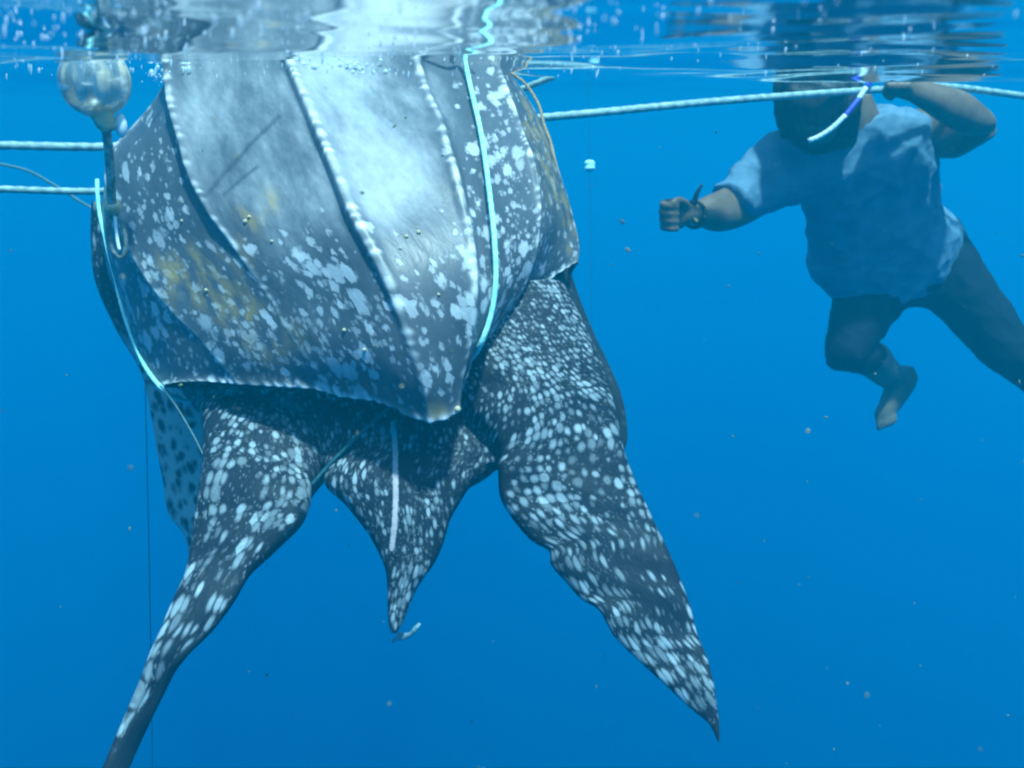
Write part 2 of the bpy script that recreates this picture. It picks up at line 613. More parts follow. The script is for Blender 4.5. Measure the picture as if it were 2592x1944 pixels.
def to_turtle(o):
    o.parent = turtle
    o.matrix_parent_inverse = turtle.matrix_world.inverted()
    o.matrix_parent_inverse.translation = -turtle.location
    return o


def build_carapace():
    curves = [
        # left margin, hidden behind the outline high up
        [(440, -40, 2.70), (448, 60, 2.68), (440, 230, 2.62), (362, 340, 2.58), (302, 400, 2.55), (268, 500, 2.50), (262, 570, 2.46),
         (270, 640, 2.43), (292, 730, 2.38), (325, 830, 2.31), (355, 915, 2.24), (385, 960, 2.18), (418, 976, 2.13)],
        [(420, -40, 2.52), (428, 60, 2.48), (434, 205, 2.41), (393, 272, 2.37), (342, 334, 2.33), (292, 395, 2.29), (281, 488, 2.24),
         (301, 540, 2.20), (334, 635, 2.15), (383, 714, 2.10), (444, 791, 2.06), (500, 850, 2.03), (560, 920, 2.01), (605, 970, 2.005)],
        [(410, -40, 2.36), (425, 60, 2.31), (440, 190, 2.22), (447, 277, 2.15), (472, 366, 2.09), (508, 476, 2.035), (541, 541, 2.0),
         (582, 602, 1.975), (631, 680, 1.95), (688, 765, 1.935), (735, 845, 1.925), (795, 930, 1.925), (862, 998, 1.935)],
        [(650, -40, 2.28), (690, 60, 2.22), (732, 163, 2.14), (773, 260, 2.06), (814, 354, 1.99), (867, 476, 1.92), (900, 557, 1.885),
         (934, 620, 1.86), (975, 694, 1.84), (1015, 791, 1.825), (1048, 890, 1.82), (1072, 970, 1.83), (1092, 1064, 1.86)],
        [(985, -40, 2.30), (1018, 60, 2.23), (1050, 150, 2.16), (1086, 252, 2.08), (1111, 309, 2.04), (1123, 358, 2.01), (1147, 439, 1.965),
         (1168, 521, 1.93), (1184, 600, 1.90), (1190, 680, 1.88), (1192, 770, 1.87), (1184, 860, 1.87), (1172, 940, 1.872), (1155, 1038, 1.885)],
        [(1195, -40, 2.38), (1222, 60, 2.32), (1249, 167, 2.25), (1278, 236, 2.20), (1302, 293, 2.16), (1318, 342, 2.13), (1340, 407, 2.09),
         (1355, 480, 2.06), (1362, 560, 2.03), (1352, 640, 2.01), (1325, 715, 2.0), (1292, 775, 1.99), (1258, 820, 1.99)],
        [(1235, -40, 2.55), (1258, 60, 2.52), (1290, 180, 2.46), (1338, 255, 2.40), (1376, 315, 2.36), (1394, 358, 2.33), (1418, 447, 2.28),
         (1452, 545, 2.24), (1467, 605, 2.215), (1467, 640, 2.20), (1458, 664, 2.19)],
    ]
    ns = 400
    S = np.linspace(0, 1, ns)
    Q = []
    UV = []
    for c in curves:
        c = np.array(c)
        P = W(c[:, 0], c[:, 1], c[:, 2])
        t = arc(P); t = t / t[-1]
        Q.append(herm(t, P, S))
        UV.append(herm(t, c[:, :2], S))
    Q = np.stack(Q, 1)                       # ns,7,3
    UV = np.stack(UV, 1)
    fwd = np.array([0, CP, -SP])
    lside = Q[:, :1] + fwd * 0.14 + (Q[:, 3:4] - Q[:, :1]) * 0.05
    rside = Q[:, 6:7] + fwd * 0.14 + (Q[:, 3:4] - Q[:, 6:7]) * 0.05
    Q = np.concatenate([lside, Q, rside], 1)
    UV = np.concatenate([UV[:, :1], UV, UV[:, 6:7]], 1)
    gaps = np.linalg.norm(np.diff(Q, axis=1), axis=2).mean(0)
    tk = np.concatenate([[0], np.cumsum(gaps)])
    ntc = 380
    T = np.linspace(0, tk[-1], ntc)
    G = np.empty((ns, ntc, 3)); GU = np.empty((ns, ntc, 2))
    for i in range(ns):
        lin = np.stack([np.interp(T, tk, Q[i, :, k]) for k in range(3)], -1)
        cub = herm(tk, Q[i], T)
        f = 0.62 * np.ones((ntc, 1)) * (1 - 0.75 * np.clip((S[i] - 0.68) / 0.25, 0, 1))
        G[i] = f * lin + (1 - f) * cub
        GU[i] = np.stack([np.interp(T, tk, UV[i, :, k]) for k in range(2)], -1)
    # settle the rear edge onto its outline
    rim = np.array([(420, 975, 1.0), (470, 968, 1.25), (515, 965, 1.5), (605, 972, 2.0), (720, 980, 2.5), (800, 984, 2.8), (862, 999, 3.0), (950, 1010, 3.35), (1000, 1030, 3.6),
                    (1040, 1056, 3.8), (1090, 1068, 4.0), (1130, 1060, 4.5), (1156, 1040, 5.0), (1161, 990, 5.2), (1175, 945, 5.35), (1182, 900, 5.5), (1212, 862, 5.7),
                    (1258, 818, 6.0), (1300, 783, 6.3), (1370, 725, 6.6), (1410, 692, 6.8), (1458, 662, 7.0)])
    kk = np.interp(T, tk, np.arange(len(tk)))
    ru, rv = np.interp(kk, rim[:, 2], rim[:, 0]), np.interp(kk, rim[:, 2], rim[:, 1])
    rd = (G[-1] - CAM) @ np.array([0, CP, -SP])
    off = W(ru, rv, rd) - G[-1]
    off[(kk < 1) | (kk > 7)] *= 0.0
    fo = np.clip((S - 0.80) / 0.20, 0, 1); fo = (fo * fo * (3 - 2 * fo))[:, None, None]
    G = G + fo * off[None]
    across = np.concatenate([np.zeros((ns, 1)), np.cumsum(np.linalg.norm(np.diff(G, axis=1), axis=2), 1)], 1)
    across -= np.array([np.interp(tk[4], T, across[i]) for i in range(ns)])[:, None]
    along = np.concatenate([np.zeros((1, ntc)), np.cumsum(np.linalg.norm(np.diff(G, axis=0), axis=2), 0)], 0)
    along = np.repeat(along.mean(1, keepdims=True), ntc, 1)
    N = unit(np.cross(np.gradient(G, axis=0), np.gradient(G, axis=1)))
    if np.mean(np.sum(N[:, ntc // 2] * (CAM - G[:, ntc // 2]), -1)) < 0:
        N = -N
    ridge = np.zeros((ns, ntc)); disp = np.zeros((ns, ntc))
    for j, (k, hgt) in enumerate([(1, .003), (2, .006), (3, .009), (4, .011), (5, .008), (6, .005), (7, .003)]):
        a0 = np.array([np.interp(tk[k], T, across[i]) for i in range(ns)])[:, None]
        dm = np.abs(across - a0)
        s1 = along[:, :1]
        ph = rng.uniform(0, 9)
        sp = 0.030 + (0.004 * j) % 0.009
        wob = s1 + 0.016 * np.sin(s1 * 31 + ph) + 0.008 * np.sin(s1 * 83 + ph * 2)
        pulse = np.clip(0.5 + 0.5 * np.cos(2 * math.pi * wob / sp), 0, 1) ** 1.6
        keep = 0.55 + 0.45 * np.sin(s1 * 23 + ph * 3) * np.sin(s1 * 57 + ph)
        g = np.exp(-(dm / 0.012) ** 2)
        sgn = across - a0
        if k in (2, 3, 4):
            stp = np.where(sgn > 0, np.exp(-np.maximum(sgn, 0) / 0.055), np.exp(-(sgn / 0.010) ** 2))
        elif k in (5, 6):
            stp = np.where(sgn < 0, np.exp(np.minimum(sgn, 0) / 0.055), np.exp(-(sgn / 0.012) ** 2))
        else:
            stp = 0.0
        fl_ = 1 - 0.85 * np.clip((S[:, None] - 0.70) / 0.25, 0, 1)
        if k == 4:
            fl_ = 1 - 0.90 * np.clip((S[:, None] - 0.64) / 0.26, 0, 1)
        if k in (2, 3):
            fl_ = 1 - 0.95 * np.clip((S[:, None] - (0.50 if k == 3 else 0.62)) / 0.28, 0, 1)
        disp += fl_ * ({2: .010, 3: .019, 4: .021, 5: .012, 6: .008}.get(k, 0.0) * stp + hgt * np.exp(-(dm / 0.010) ** 2) * 0.45 + hgt * np.exp(-(dm / 0.006) ** 2) * pulse * np.clip(keep, 0, 1) * 0.20)
        amp = 0.95 if k not in (1, 7) else 0.75
        low = 1 - 0.85 * np.clip((S[:, None] - 0.76) / 0.2, 0, 1) if k in (3, 4, 5) else 1 - 0.5 * np.clip((S[:, None] - 0.75) / 0.25, 0, 1)
        amp = amp * (0.25 + 0.75 * low)
        ridge = np.maximum(ridge, amp * np.exp(-((dm + 0.002 * np.sin(s1 * 140 + j)) / (0.0030 + 0.0034 * pulse)) ** 2) * (0.30 + 0.70 * pulse) * np.clip(keep + 0.25, 0.05, 1))
    # rim tubercles along the rear edge
    dr = (along[-1:, :] - along)
    px = across[-1:, :]
    pr = np.clip(0.5 + 0.5 * np.cos(2 * math.pi * (px + 0.004 * np.sin(px * 60)) / 0.026), 0, 1) ** 1.3
    ridge = np.maximum(ridge, np.exp(-(dr / 0.008) ** 2) * (0.35 + 0.75 * pr) * np.clip(0.8 + 0.5 * np.sin(px * 41 + 1), 0.25, 1))
    disp += 0.005 * np.exp(-(dr / 0.014) ** 2) * (0.5 + 0.5 * pr)
    # gentle unevenness of the leathery back
    for _ in range(14):
        kx, ky, p_ = rng.uniform(5, 40), rng.uniform(3, 22), rng.uniform(0, 6.28)
        disp += 0.022 / (kx + ky) * np.sin(kx * across * rng.choice([-1, 1]) + ky * along + p_)
    G = G + N * disp[..., None]

    def gsum(lst):
        o = np.zeros((ns, ntc))
        for u0, v0, su, sv, ang, a in lst:
            ca, sa = math.cos(math.radians(ang)), math.sin(math.radians(ang))
            du, dv = GU[..., 0] - u0, GU[..., 1] - v0
            x, y = du * ca + dv * sa, -du * sa + dv * ca
            o += a * np.exp(-(x / su) ** 2 - (y / sv) ** 2)
        return o
    glare = gsum([(900, 290, 140, 300, -20, .95), (960, 480, 150, 110, 0, .55), (580, 330, 150, 240, -15, .50), (700, 560, 120, 160, -25, .34), (1120, 250, 70, 120, 0, .25), (820, 180, 120, 90, 0, .45), (560, 220, 100, 100, 0, .3)])  # pale patches that paint sun glare into the shell colour
    glare = np.clip(glare, 0, 1.1)
    algae = np.clip(gsum([(470, 690, 60, 60, 0, .9), (560, 740, 120, 90, 20, .55), (700, 870, 110, 70, 10, .5), (630, 560, 30, 60, 20, .7), (690, 520, 30, 40, 0, .7),
                          (1400, 480, 26, 170, -17, 1.1), (1350, 330, 18, 80, -25, .8), (1085, 1040, 40, 25, 0, .9), (1150, 1030, 15, 30, 0, .9), (620, 800, 40, 30, 0, .5)]), 0, 1)
    blot = gsum([(1290, 520, 120, 330, -10, .9), (600, 860, 300, 160, 0, .9), (950, 850, 220, 180, 0, .85), (390, 540, 130, 280, 0, .75), (1180, 700, 160, 160, 0, .7),
                 (760, 640, 160, 120, 0, .5), (930, 300, 150, 260, -20, -1.0), (570, 320, 120, 230, -15, -.7)])
    blot = np.clip(blot, -.9, 1.1)
    # two dark scratches across the left back plate
    scr = np.zeros((ns, ntc))
    for line, wd in (([(535, 505), (580, 440), (640, 375), (690, 330), (715, 300)], 5.0), ([(575, 500), (620, 455), (660, 425)], 4.0)):
        L_ = np.array(line, float)
        for a_, b_ in zip(L_[:-1], L_[1:]):
            ab = b_ - a_
            tt = np.clip(((GU - a_) @ ab) / (ab @ ab), 0, 1)
            dd = np.linalg.norm(GU - a_ - tt[..., None] * ab, axis=-1)
            scr = np.maximum(scr, np.exp(-(dd / wd) ** 2) * 0.75)
    bar = None
    for u_, v_, r_ in ((628, 565, .0042), (640, 550, .0036), (693, 612, .003), (1027, 609, .0036), (1055, 598, .004), (532, 738, .0036), (870, 836, .0036),
                       (921, 888, .0036), (1100, 745, .003), (1012, 640, .0028), (470, 560, .003), (1148, 1030, .006)):
        q = np.argmin(((GU - (u_, v_)) ** 2).sum(-1)); i_, j_ = divmod(int(q), ntc)
        if bar is None:
            pv, pf = ellipsoid((0, 0, 0), (1, 1, 0.9), 10, 6)
            bar = mesh_from('barnacle', pv, pf)
        ob = to_turtle(link('barnacle', bar, M['barnacle']))
        ob.location = Vector(G[i_, j_] + N[i_, j_] * r_ * 0.3)
        ob.scale = (r_, r_, r_ * 1.1)
    # the rear edge curls under into a rounded lip
    lip = []
    up = np.array([0, 0, 1.0])
    inw = unit(G[-14] - G[-1])
    for dd, uu in ((0.006, 0.000), (0.014, 0.003), (0.026, 0.010), (0.06, 0.035), (0.11, 0.08)):
        lip.append(G[-1] + fwd * dd + inw * uu)
    nl = len(lip)
    V = np.concatenate([G, np.stack(lip)], 0)
    ext = lambda a: np.concatenate([a, np.repeat(a[-1:], nl, 0)], 0)
    fade = np.concatenate([np.ones(ns), [0.7, 0.3, 0.05, 0, 0]])[:, None]
    nr = ns + nl
    me = mesh_from('carapace', V.reshape(-1, 3), grid_faces(nr, ntc))
    attr(me, 'pat', np.stack([ext(across), np.concatenate([along, along[-1:] + np.arange(1, nl + 1)[:, None] * 0.01 * np.ones((1, ntc))], 0), np.zeros((nr, ntc))], -1).reshape(-1, 3))
    attr(me, 'msk', np.stack([ext(ridge) * fade, ext(glare), ext(algae) * fade], -1).reshape(-1, 3))
    attr(me, 'blot', ext(blot).ravel())
    attr(me, 'scratch', ext(scr).ravel())
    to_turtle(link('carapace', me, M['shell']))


build_carapace()

PARTS = [
    # rows, scale across (m), list of (fraction, scale, stretch) along, flags
    dict(name='trunk', hi=60, rows=[(480, 40, 2.52, 1210, 40, 2.50, .10), (430, 300, 2.46, 1310, 300, 2.42, .16), (345, 600, 2.33, 1390, 600, 2.22, .19),
         (395, 850, 2.30, 1420, 780, 2.14, .14), (450, 970, 2.25, 1450, 880, 2.09, .12), (530, 1070, 2.17, 1480, 1000, 2.06, .10), (680, 1170, 2.10, 1380, 1090, 2.06, .06)],
         sc=[(0, .0088, 1.2), (1, .0088, 1.3)], cov=1.0),
    dict(name='right', rows=[(1010, 850, 2.10, 1432, 735, 2.10, .09), (1080, 960, 2.03, 1488, 862, 2.085, .085), (1190, 1060, 1.995, 1526, 955, 2.06, .07),
         (1262, 1140, 1.975, 1555, 1045, 2.035, .052), (1262, 1195, 1.96, 1577, 1145, 2.01, .042), (1268, 1262, 1.95, 1610, 1228, 1.985, .034),
         (1305, 1322, 1.94, 1640, 1290, 1.965, .029), (1352, 1372, 1.93, 1662, 1336, 1.95, .025), (1390, 1392, 1.925, 1678, 1366, 1.943, .024),
         (1394, 1428, 1.92, 1695, 1402, 1.93, .022), (1432, 1474, 1.915, 1712, 1440, 1.92, .020), (1470, 1516, 1.91, 1728, 1480, 1.91, .018),
         (1512, 1540, 1.90, 1748, 1536, 1.90, .016), (1555, 1612, 1.89, 1766, 1606, 1.89, .014), (1623, 1679, 1.88, 1788, 1658, 1.875, .012),
         (1682, 1733, 1.87, 1802, 1706, 1.86, .010), (1741, 1788, 1.86, 1812, 1764, 1.85, .008), (1795, 1834, 1.85, 1820, 1820, 1.845, .006),
         (1816, 1880, 1.84, 1822, 1880, 1.84, .003)],
         sc=[(0, .0088, 1.3), (.22, .0092, 1.4), (.30, .014, 1.2), (.36, .0185, 1.1), (.47, .017, 1.3), (.58, .0120, 2.4), (1, .0100, 3.4)], cov=1.05),
    dict(name='left', rows=[(520, 900, 2.25, 1000, 960, 2.20, .07), (500, 1005, 2.19, 905, 1080, 2.12, .075), (515, 1095, 2.10, 835, 1178, 2.05, .070),
         (513, 1180, 2.03, 792, 1236, 2.0, .055), (504, 1250, 1.97, 783, 1272, 1.95, .04), (496, 1312, 1.95, 770, 1308, 1.93, .033),
         (487, 1379, 1.92, 735, 1352, 1.91, .028), (478, 1420, 1.90, 690, 1396, 1.90, .025), (469, 1455, 1.88, 641, 1442, 1.885, .022),
         (437, 1523, 1.85, 592, 1522, 1.855, .019), (402, 1603, 1.82, 532, 1603, 1.83, .016), (375, 1661, 1.80, 478, 1657, 1.82, .014),
         (352, 1738, 1.78, 437, 1702, 1.83, .013), (330, 1790, 1.77, 412, 1752, 1.83, .012), (310, 1836, 1.755, 388, 1800, 1.82, .011),
         (280, 1905, 1.74, 350, 1882, 1.80, .010), (252, 1970, 1.72, 318, 1960, 1.77, .009), (225, 2045, 1.70, 280, 2045, 1.74, .006)],
         sc=[(0, .0088, 1.3), (.18, .0092, 1.3), (.28, .014, 1.3), (.40, .0165, 1.3), (.50, .014, 2.0), (.62, .0125, 3.2), (1, .011, 4.0)], cov=1.18, twist=.67),
    dict(name='tail', rows=[(770, 1000, 2.14, 1320, 1000, 2.12, .09), (795, 1100, 2.07, 1295, 1095, 2.06, .085), (822, 1185, 2.015, 1258, 1178, 2.01, .06),
         (829, 1237, 1.985, 1191, 1230, 1.985, .052), (871, 1275, 1.975, 1164, 1272, 1.975, .048), (905, 1316, 1.965, 1143, 1308, 1.965, .044),
         (941, 1367, 1.955, 1122, 1376, 1.955, .038), (963, 1410, 1.947, 1105, 1415, 1.947, .033), (975, 1440, 1.94, 1090, 1440, 1.94, .029),
         (980, 1480, 1.935, 1060, 1483, 1.935, .023), (981, 1530, 1.93, 1036, 1535, 1.93, .017), (983, 1575, 1.925, 1018, 1580, 1.925, .012),
         (989, 1602, 1.92, 1004, 1604, 1.92, .006)],
         sc=[(0, .0086, 1.2), (.35, .0088, 1.6), (1, .0072, 2.6)], cov=1.05),
    dict(name='web', rows=[(1040, 960, 2.16, 1440, 900, 2.14, .08), (1070, 1050, 2.09, 1400, 1010, 2.08, .07), (1110, 1120, 2.04, 1350, 1085, 2.03, .05),
         (1150, 1165, 2.015, 1310, 1140, 2.01, .034), (1190, 1192, 2.0, 1278, 1178, 1.995, .018)], sc=[(0, .0088, 1.2), (1, .0090, 1.7)], cov=1.0),
    dict(name='right_front', rows=[(1300, 480, 2.45, 1400, 520, 2.42, .07), (1350, 650, 2.43, 1440, 690, 2.40, .06), (1385, 790, 2.41, 1492, 826, 2.37, .04),
         (1420, 900, 2.39, 1544, 932, 2.35, .028), (1440, 980, 2.38, 1570, 992, 2.34, .022), (1470, 1060, 2.37, 1585, 1062, 2.34, .018),
         (1520, 1110, 2.36, 1587, 1118, 2.34, .012), (1560, 1144, 2.35, 1578, 1148, 2.34, .005)], sc=[(0, .02, 1.5), (1, .02, 2)], cov=.35, dark=.8),
    dict(name='left_front', rows=[(262, 520, 2.62, 430, 560, 2.50, .07), (253, 610, 2.60, 420, 640, 2.50, .06), (258, 700, 2.58, 430, 720, 2.48, .055),
         (300, 815, 2.55, 470, 830, 2.46, .045), (368, 950, 2.52, 540, 945, 2.44, .032), (384, 1030, 2.50, 555, 1030, 2.42, .026),
         (398, 1120, 2.48, 565, 1130, 2.41, .022), (416, 1220, 2.46, 560, 1240, 2.40, .017), (434, 1310, 2.44, 545, 1330, 2.39, .013),
         (466, 1350, 2.43, 530, 1380, 2.39, .010), (480, 1405, 2.42, 505, 1420, 2.39, .005)], sc=[(0, .03, 1.2), (.35, .036, 1.1), (1, .032, 1.4)], cov=.8, under=(.33, .42)),
    dict(name='neck', rows=[(560, 90, 2.48, 1120, 90, 2.48, .12), (600, -60, 2.40, 1020, -60, 2.40, .11), (650, -190, 2.32, 950, -190, 2.32, .10),
         (690, -300, 2.26, 900, -300, 2.26, .09), (730, -370, 2.22, 860, -370, 2.22, .05)], sc=[(0, .015, 1), (1, .02, 1)], cov=.9),
]


def build_turtle_skin():
    parts, VV, TT, P_, M_, off = [], [], [], [], [], 0
    for k, pd in enumerate(PARTS):
        L = loft(pd['rows'], nr=150, n=72, power=0.55 if pd['name'] in ('right', 'left', 'right_front', 'left_front') else 0.85)
        if pd['name'] in ('right', 'left'):
            # soft lengthwise folds and a wavy trailing edge
            pv, pu = L['pv'], L['pu']
            n0 = unit(CAM - L['verts'].mean(0))
            amp = 0.0026 * np.clip((pv / pv.max() - 0.1) * 3, 0, 1)
            L['verts'] = L['verts'] + n0 * (amp * (np.sin(pv * 31 + pu * 22 + k) + 0.6 * np.sin(pv * 63 - pu * 40 + 2 * k)))[:, None]
        if pd['name'] in ('right', 'left', 'tail', 'web'):
            # loose skin gathers in soft rolls where the limbs leave the body
            pv, pu = L['pv'], L['pu']
            f_ = pv / pv.max()
            en = np.clip((f_ - 0.04) / 0.08, 0, 1) * np.clip((0.34 - f_) / 0.12, 0, 1) * (1.0 if pd['name'] == 'left' else 0.55)
            n0 = unit(CAM - L['verts'].mean(0))
            rl = np.sin(pv * 95 + 2.2 * np.sin(pu * 13 + k) + 1.1 * np.sin(pu * 31)) * (0.6 + 0.4 * np.sin(pu * 19 + pv * 23))
            L['verts'] = L['verts'] + n0 * (0.0052 * en * rl)[:, None]
        s, n, nr = L['s'], L['n'], L['nr']
        fr = s / s[-1]
        a = np.array(pd['sc'])
        sc = np.interp(fr, a[:, 0], a[:, 1]); stc = np.interp(fr, a[:, 0], a[:, 2])
        iv = np.concatenate([[0], np.cumsum(np.diff(s) / (sc * stc)[:-1])])
        hwm = np.maximum(L['hw'], 0.0)
        # keep the spot spacing: across distance over the local spacing
        pu = (L['pu'][:-2].reshape(nr, n)) / sc[:, None]
        pv = np.repeat(iv[:, None], n, 1)
        side = np.where(L['sn'] >= 0, 0.0, 7.0)[None, :] * np.ones((nr, 1))
        pat = np.stack([pu + 40 * k, pv, side * 0 + 3.3 * k], -1).reshape(-1, 3)
        pat = np.vstack([pat, pat[:1], pat[-1:]])
        frv = np.concatenate([np.repeat(fr, n), [0, 1]])
        front = L['front']
        under = np.zeros(len(pat)); dark = np.full(len(pat), pd.get('dark', 0.0)); cov = np.full(len(pat), pd['cov'])
        if 'under' in pd:
            u0, u1 = pd['under']
            under = np.clip((frv - u0) / (u1 - u0), 0, 1)
        if 'twist' in pd:
            # beyond the twist the flipper shows its plain dark underside
            cs = np.concatenate([np.tile(L['cs'], nr), [0, 0]])
            edge = 0.755 - 0.085 * cs
            dark = np.clip((frv - edge) / 0.008, 0, 1) * np.clip((cs + 0.93) / 0.06, 0, 1)
        P_.append(pat); M_.append(np.stack([under, dark, cov], -1))
        parts.append((L['verts'], L['faces']))
        VV.append(L['verts'])
        for f in L['faces']:
            if len(f) == 4:
                TT.append((f[0] + off, f[1] + off, f[2] + off)); TT.append((f[0] + off, f[2] + off, f[3] + off))
            else:
                TT.append(tuple(i + off for i in f))
        off += len(L['verts'])
    me = remesh('turtle_skin', parts, 0.0040, 2)
    VV, P_, M_ = np.vstack(VV), np.vstack(P_), np.vstack(M_)
    bvh = BVHTree.FromPolygons(VV.tolist(), TT)
    TT = np.array(TT)
    nv = len(me.vertices)
    co = np.empty(nv * 3, np.float32); me.vertices.foreach_get('co', co); co = co.reshape(-1, 3)
    loc = np.empty((nv, 3)); ti = np.empty(nv, int)
    for i in range(nv):
        p, _, j, _ = bvh.find_nearest(co[i])
        loc[i] = p; ti[i] = j
    tri = TT[ti]
    A, B, C = VV[tri[:, 0]], VV[tri[:, 1]], VV[tri[:, 2]]
    v0, v1, v2 = B - A, C - A, loc - A
    d00, d01, d11 = (v0 * v0).sum(1), (v0 * v1).sum(1), (v1 * v1).sum(1)
    d20, d21 = (v2 * v0).sum(1), (v2 * v1).sum(1)
    den = np.where(np.abs(d00 * d11 - d01 * d01) < 1e-18, 1, d00 * d11 - d01 * d01)
    bv = np.clip((d11 * d20 - d01 * d21) / den, 0, 1); bw = np.clip((d00 * d21 - d01 * d20) / den, 0, 1)
    bu = np.clip(1 - bv - bw, 0, 1)
    wts = np.stack([bu, bv, bw], 1); wts /= wts.sum(1, keepdims=True)
    pat = (P_[tri] * wts[..., None]).sum(1)
    msk = (M_[tri] * wts[..., None]).sum(1)
    # pale pinkish line down the ridge of the tail
    ln = np.array([(985, 1075), (992, 1110), (998, 1180), (1002, 1260), (1000, 1330), (993, 1385)], float)
    P3 = W(ln[:, 0], ln[:, 1], 1.93)
    st = np.zeros(nv)
    for a_, b_ in zip(P3[:-1], P3[1:]):
        ab = b_ - a_
        tt = np.clip(((co - a_) @ ab) / (ab @ ab), 0, 1)
        df = co - a_ - tt[:, None] * ab
        df = df - np.outer(df @ np.array([0, CP, -SP]), [0, CP, -SP])      # ignore depth: the line lies on the skin
        dd = np.linalg.norm(df, axis=1)
        st = np.maximum(st, np.exp(-(dd / 0.0062) ** 2))
    attr(me, 'pat', pat); attr(me, 'msk', msk)
    front = co @ np.array([0, CP, -SP])
    st[front - (CAM @ np.array([0, CP, -SP])) > 2.02] = 0
    attr(me, 'stripe', st)
    to_turtle(link('body', me, M['skin']))


build_turtle_skin()


# ------------------------------------------------------------------ ropes and lines
def rope(name, pts, r, m, label, cat='rope', lobes=3, group=None, n=12):
    P = np.array(pts, float)
    V, Fs = tube(W(P[:, 0], P[:, 1], P[:, 2]), r, n=n, lobes=lobes, twist=0.55 / np.max(r) if lobes else 0)
    return tag(link(name, mesh_from(name, V, Fs), m), label, cat, group)


rope('rope', [(1095, -120, 2.06), (1150, 40, 2.12), (1172, 130, 2.17), (1182, 180, 2.165), (1198, 250, 2.11), (1215, 325, 2.055), (1238, 480, 1.962), (1252, 620, 1.912),
              (1254, 720, 1.90), (1242, 800, 1.90), (1218, 868, 1.90), (1190, 910, 1.945), (1130, 965, 1.965), (1060, 1000, 1.99)], 0.0050, M['cyan_rope'],
     'pale cyan rope hanging over the turtle shell and tucked behind its pointed tip')
rope('strap', [(1040, 1000, 1.99), (973, 1042, 1.975), (900, 1110, 1.972), (822, 1190, 1.985), (785, 1232, 1.99), (765, 1250, 2.06)], 0.0036, M['shaded_strap'],
     'teal strap, shade painted into its colour, slanting out from under the shell tip towards the left flipper', 'strap')
rope('cord', [(405, 975, 2.10), (440, 1020, 2.11), (480, 1085, 2.08), (518, 1160, 2.02), (545, 1225, 1.985), (562, 1268, 1.965)], 0.0017, M['pale_line'],
     'faint thin cord lying over the left rear flipper just below the shell', 'cord')
rope('rope', [(246, 455, 2.40), (247, 490, 2.39), (252, 540, 2.385), (266, 600, 2.37), (276, 645, 2.35), (292, 705, 2.32), (314, 795, 2.28), (345, 880, 2.24),
              (372, 935, 2.20), (412, 985, 2.14), (450, 1010, 2.22), (500, 1020, 2.30)], .0046, M['cyan_rope'],
     'pale cyan rope running down the left edge of the turtle shell below the clear float')
rope('rope', [(-900, 350, 2.35), (0, 368, 2.5), (250, 372, 2.6), (800, 335, 2.85), (1380, 297, 2.72), (1800, 258, 2.9), (2262, 224, 3.12), (2350, 218, 3.18),
              (2592, 243, 3.3), (3300, 330, 3.6)], 0.0100, M['white_rope'],
     'long pale rope stretched behind the turtle and across to the hand of the swimmer')
rope('rope', [(-900, 455, 2.5), (0, 479, 2.6), (250, 484, 2.68), (700, 430, 2.86), (1150, 300, 2.82), (1310, 231, 2.74), (1400, 194, 2.70)], 0.0085, M['white_rope'],
     'lower pale rope left of the turtle whose cut end shows right of the shell')
rope('cord', [(1276, 176, 2.40), (1320, 203, 2.38), (1350, 240, 2.36), (1367, 275, 2.345), (1377, 315, 2.33), (1392, 355, 2.31), (1408, 420, 2.28), (1428, 490, 2.26)], 0.0032, M['brown_cord'],
     'thin brown cord curving along the right edge of the turtle shell', 'cord')
rope('cord', [(-300, 372, 3.5), (0, 415, 3.5), (70, 432, 3.5), (140, 470, 3.5), (240, 530, 3.5), (330, 560, 3.5), (450, 570, 3.5)], 0.0045, M['pale_line'],
     'faint slack cord sagging between the two ropes at the left edge', 'cord')
rope('fishing_line', [(352, 500, 2.8), (362, 800, 2.8), (368, 1000, 2.8), (375, 1300, 2.8), (382, 1650, 2.8), (386, 1944, 2.8), (390, 2300, 2.8)], 0.0011, M['line'],
     'thin dark line hanging straight down behind the left rear flipper', 'line', 0, n=6)
fl = rope('fishing_line', [(1490, 150, 3.3), (1493, 420, 3.3), (1496, 700, 3.3), (1499, 980, 3.3)], 0.0006, M['line'],
          'hair thin line with a small cyan float between the turtle and the swimmer', 'line', 0, n=6)
V, Fs = loft([(1482, 407, 3.3, 1502, 407, 3.3, .004), (1480, 412, 3.3, 1505, 411, 3.3, .011), (1480, 421, 3.3, 1506, 420, 3.3, .012), (1480, 430, 3.3, 1505, 429, 3.3, .011), (1483, 434, 3.3, 1501, 434, 3.3, .004)], 12, 12)['verts'], None
lf = loft([(1484, 406, 3.3, 1501, 406, 3.3, .006), (1480, 410, 3.3, 1505, 410, 3.3, .013), (1480, 421, 3.3, 1506, 420, 3.3, .014), (1480, 431, 3.3, 1505, 430, 3.3, .013), (1484, 435, 3.3, 1501, 434, 3.3, .006)], 14, 14)
link('line_float', mesh_from('line_float', lf['verts'], lf['faces']), M['tag'], fl)

# ------------------------------------------------------------------ clear float with stem and clip
fl_root = bpy.data.objects.new('float', None)
fl_root.location = W(262, 300, 2.0)
COL.objects.link(fl_root)
tag(fl_root, 'clear round float on a stem bobbing at the surface left of the turtle', 'float')


def child(root, name, me, m):
    o = link(name, me, m)
    o.parent = root
    o.matrix_parent_inverse.translation = -root.location
    return o


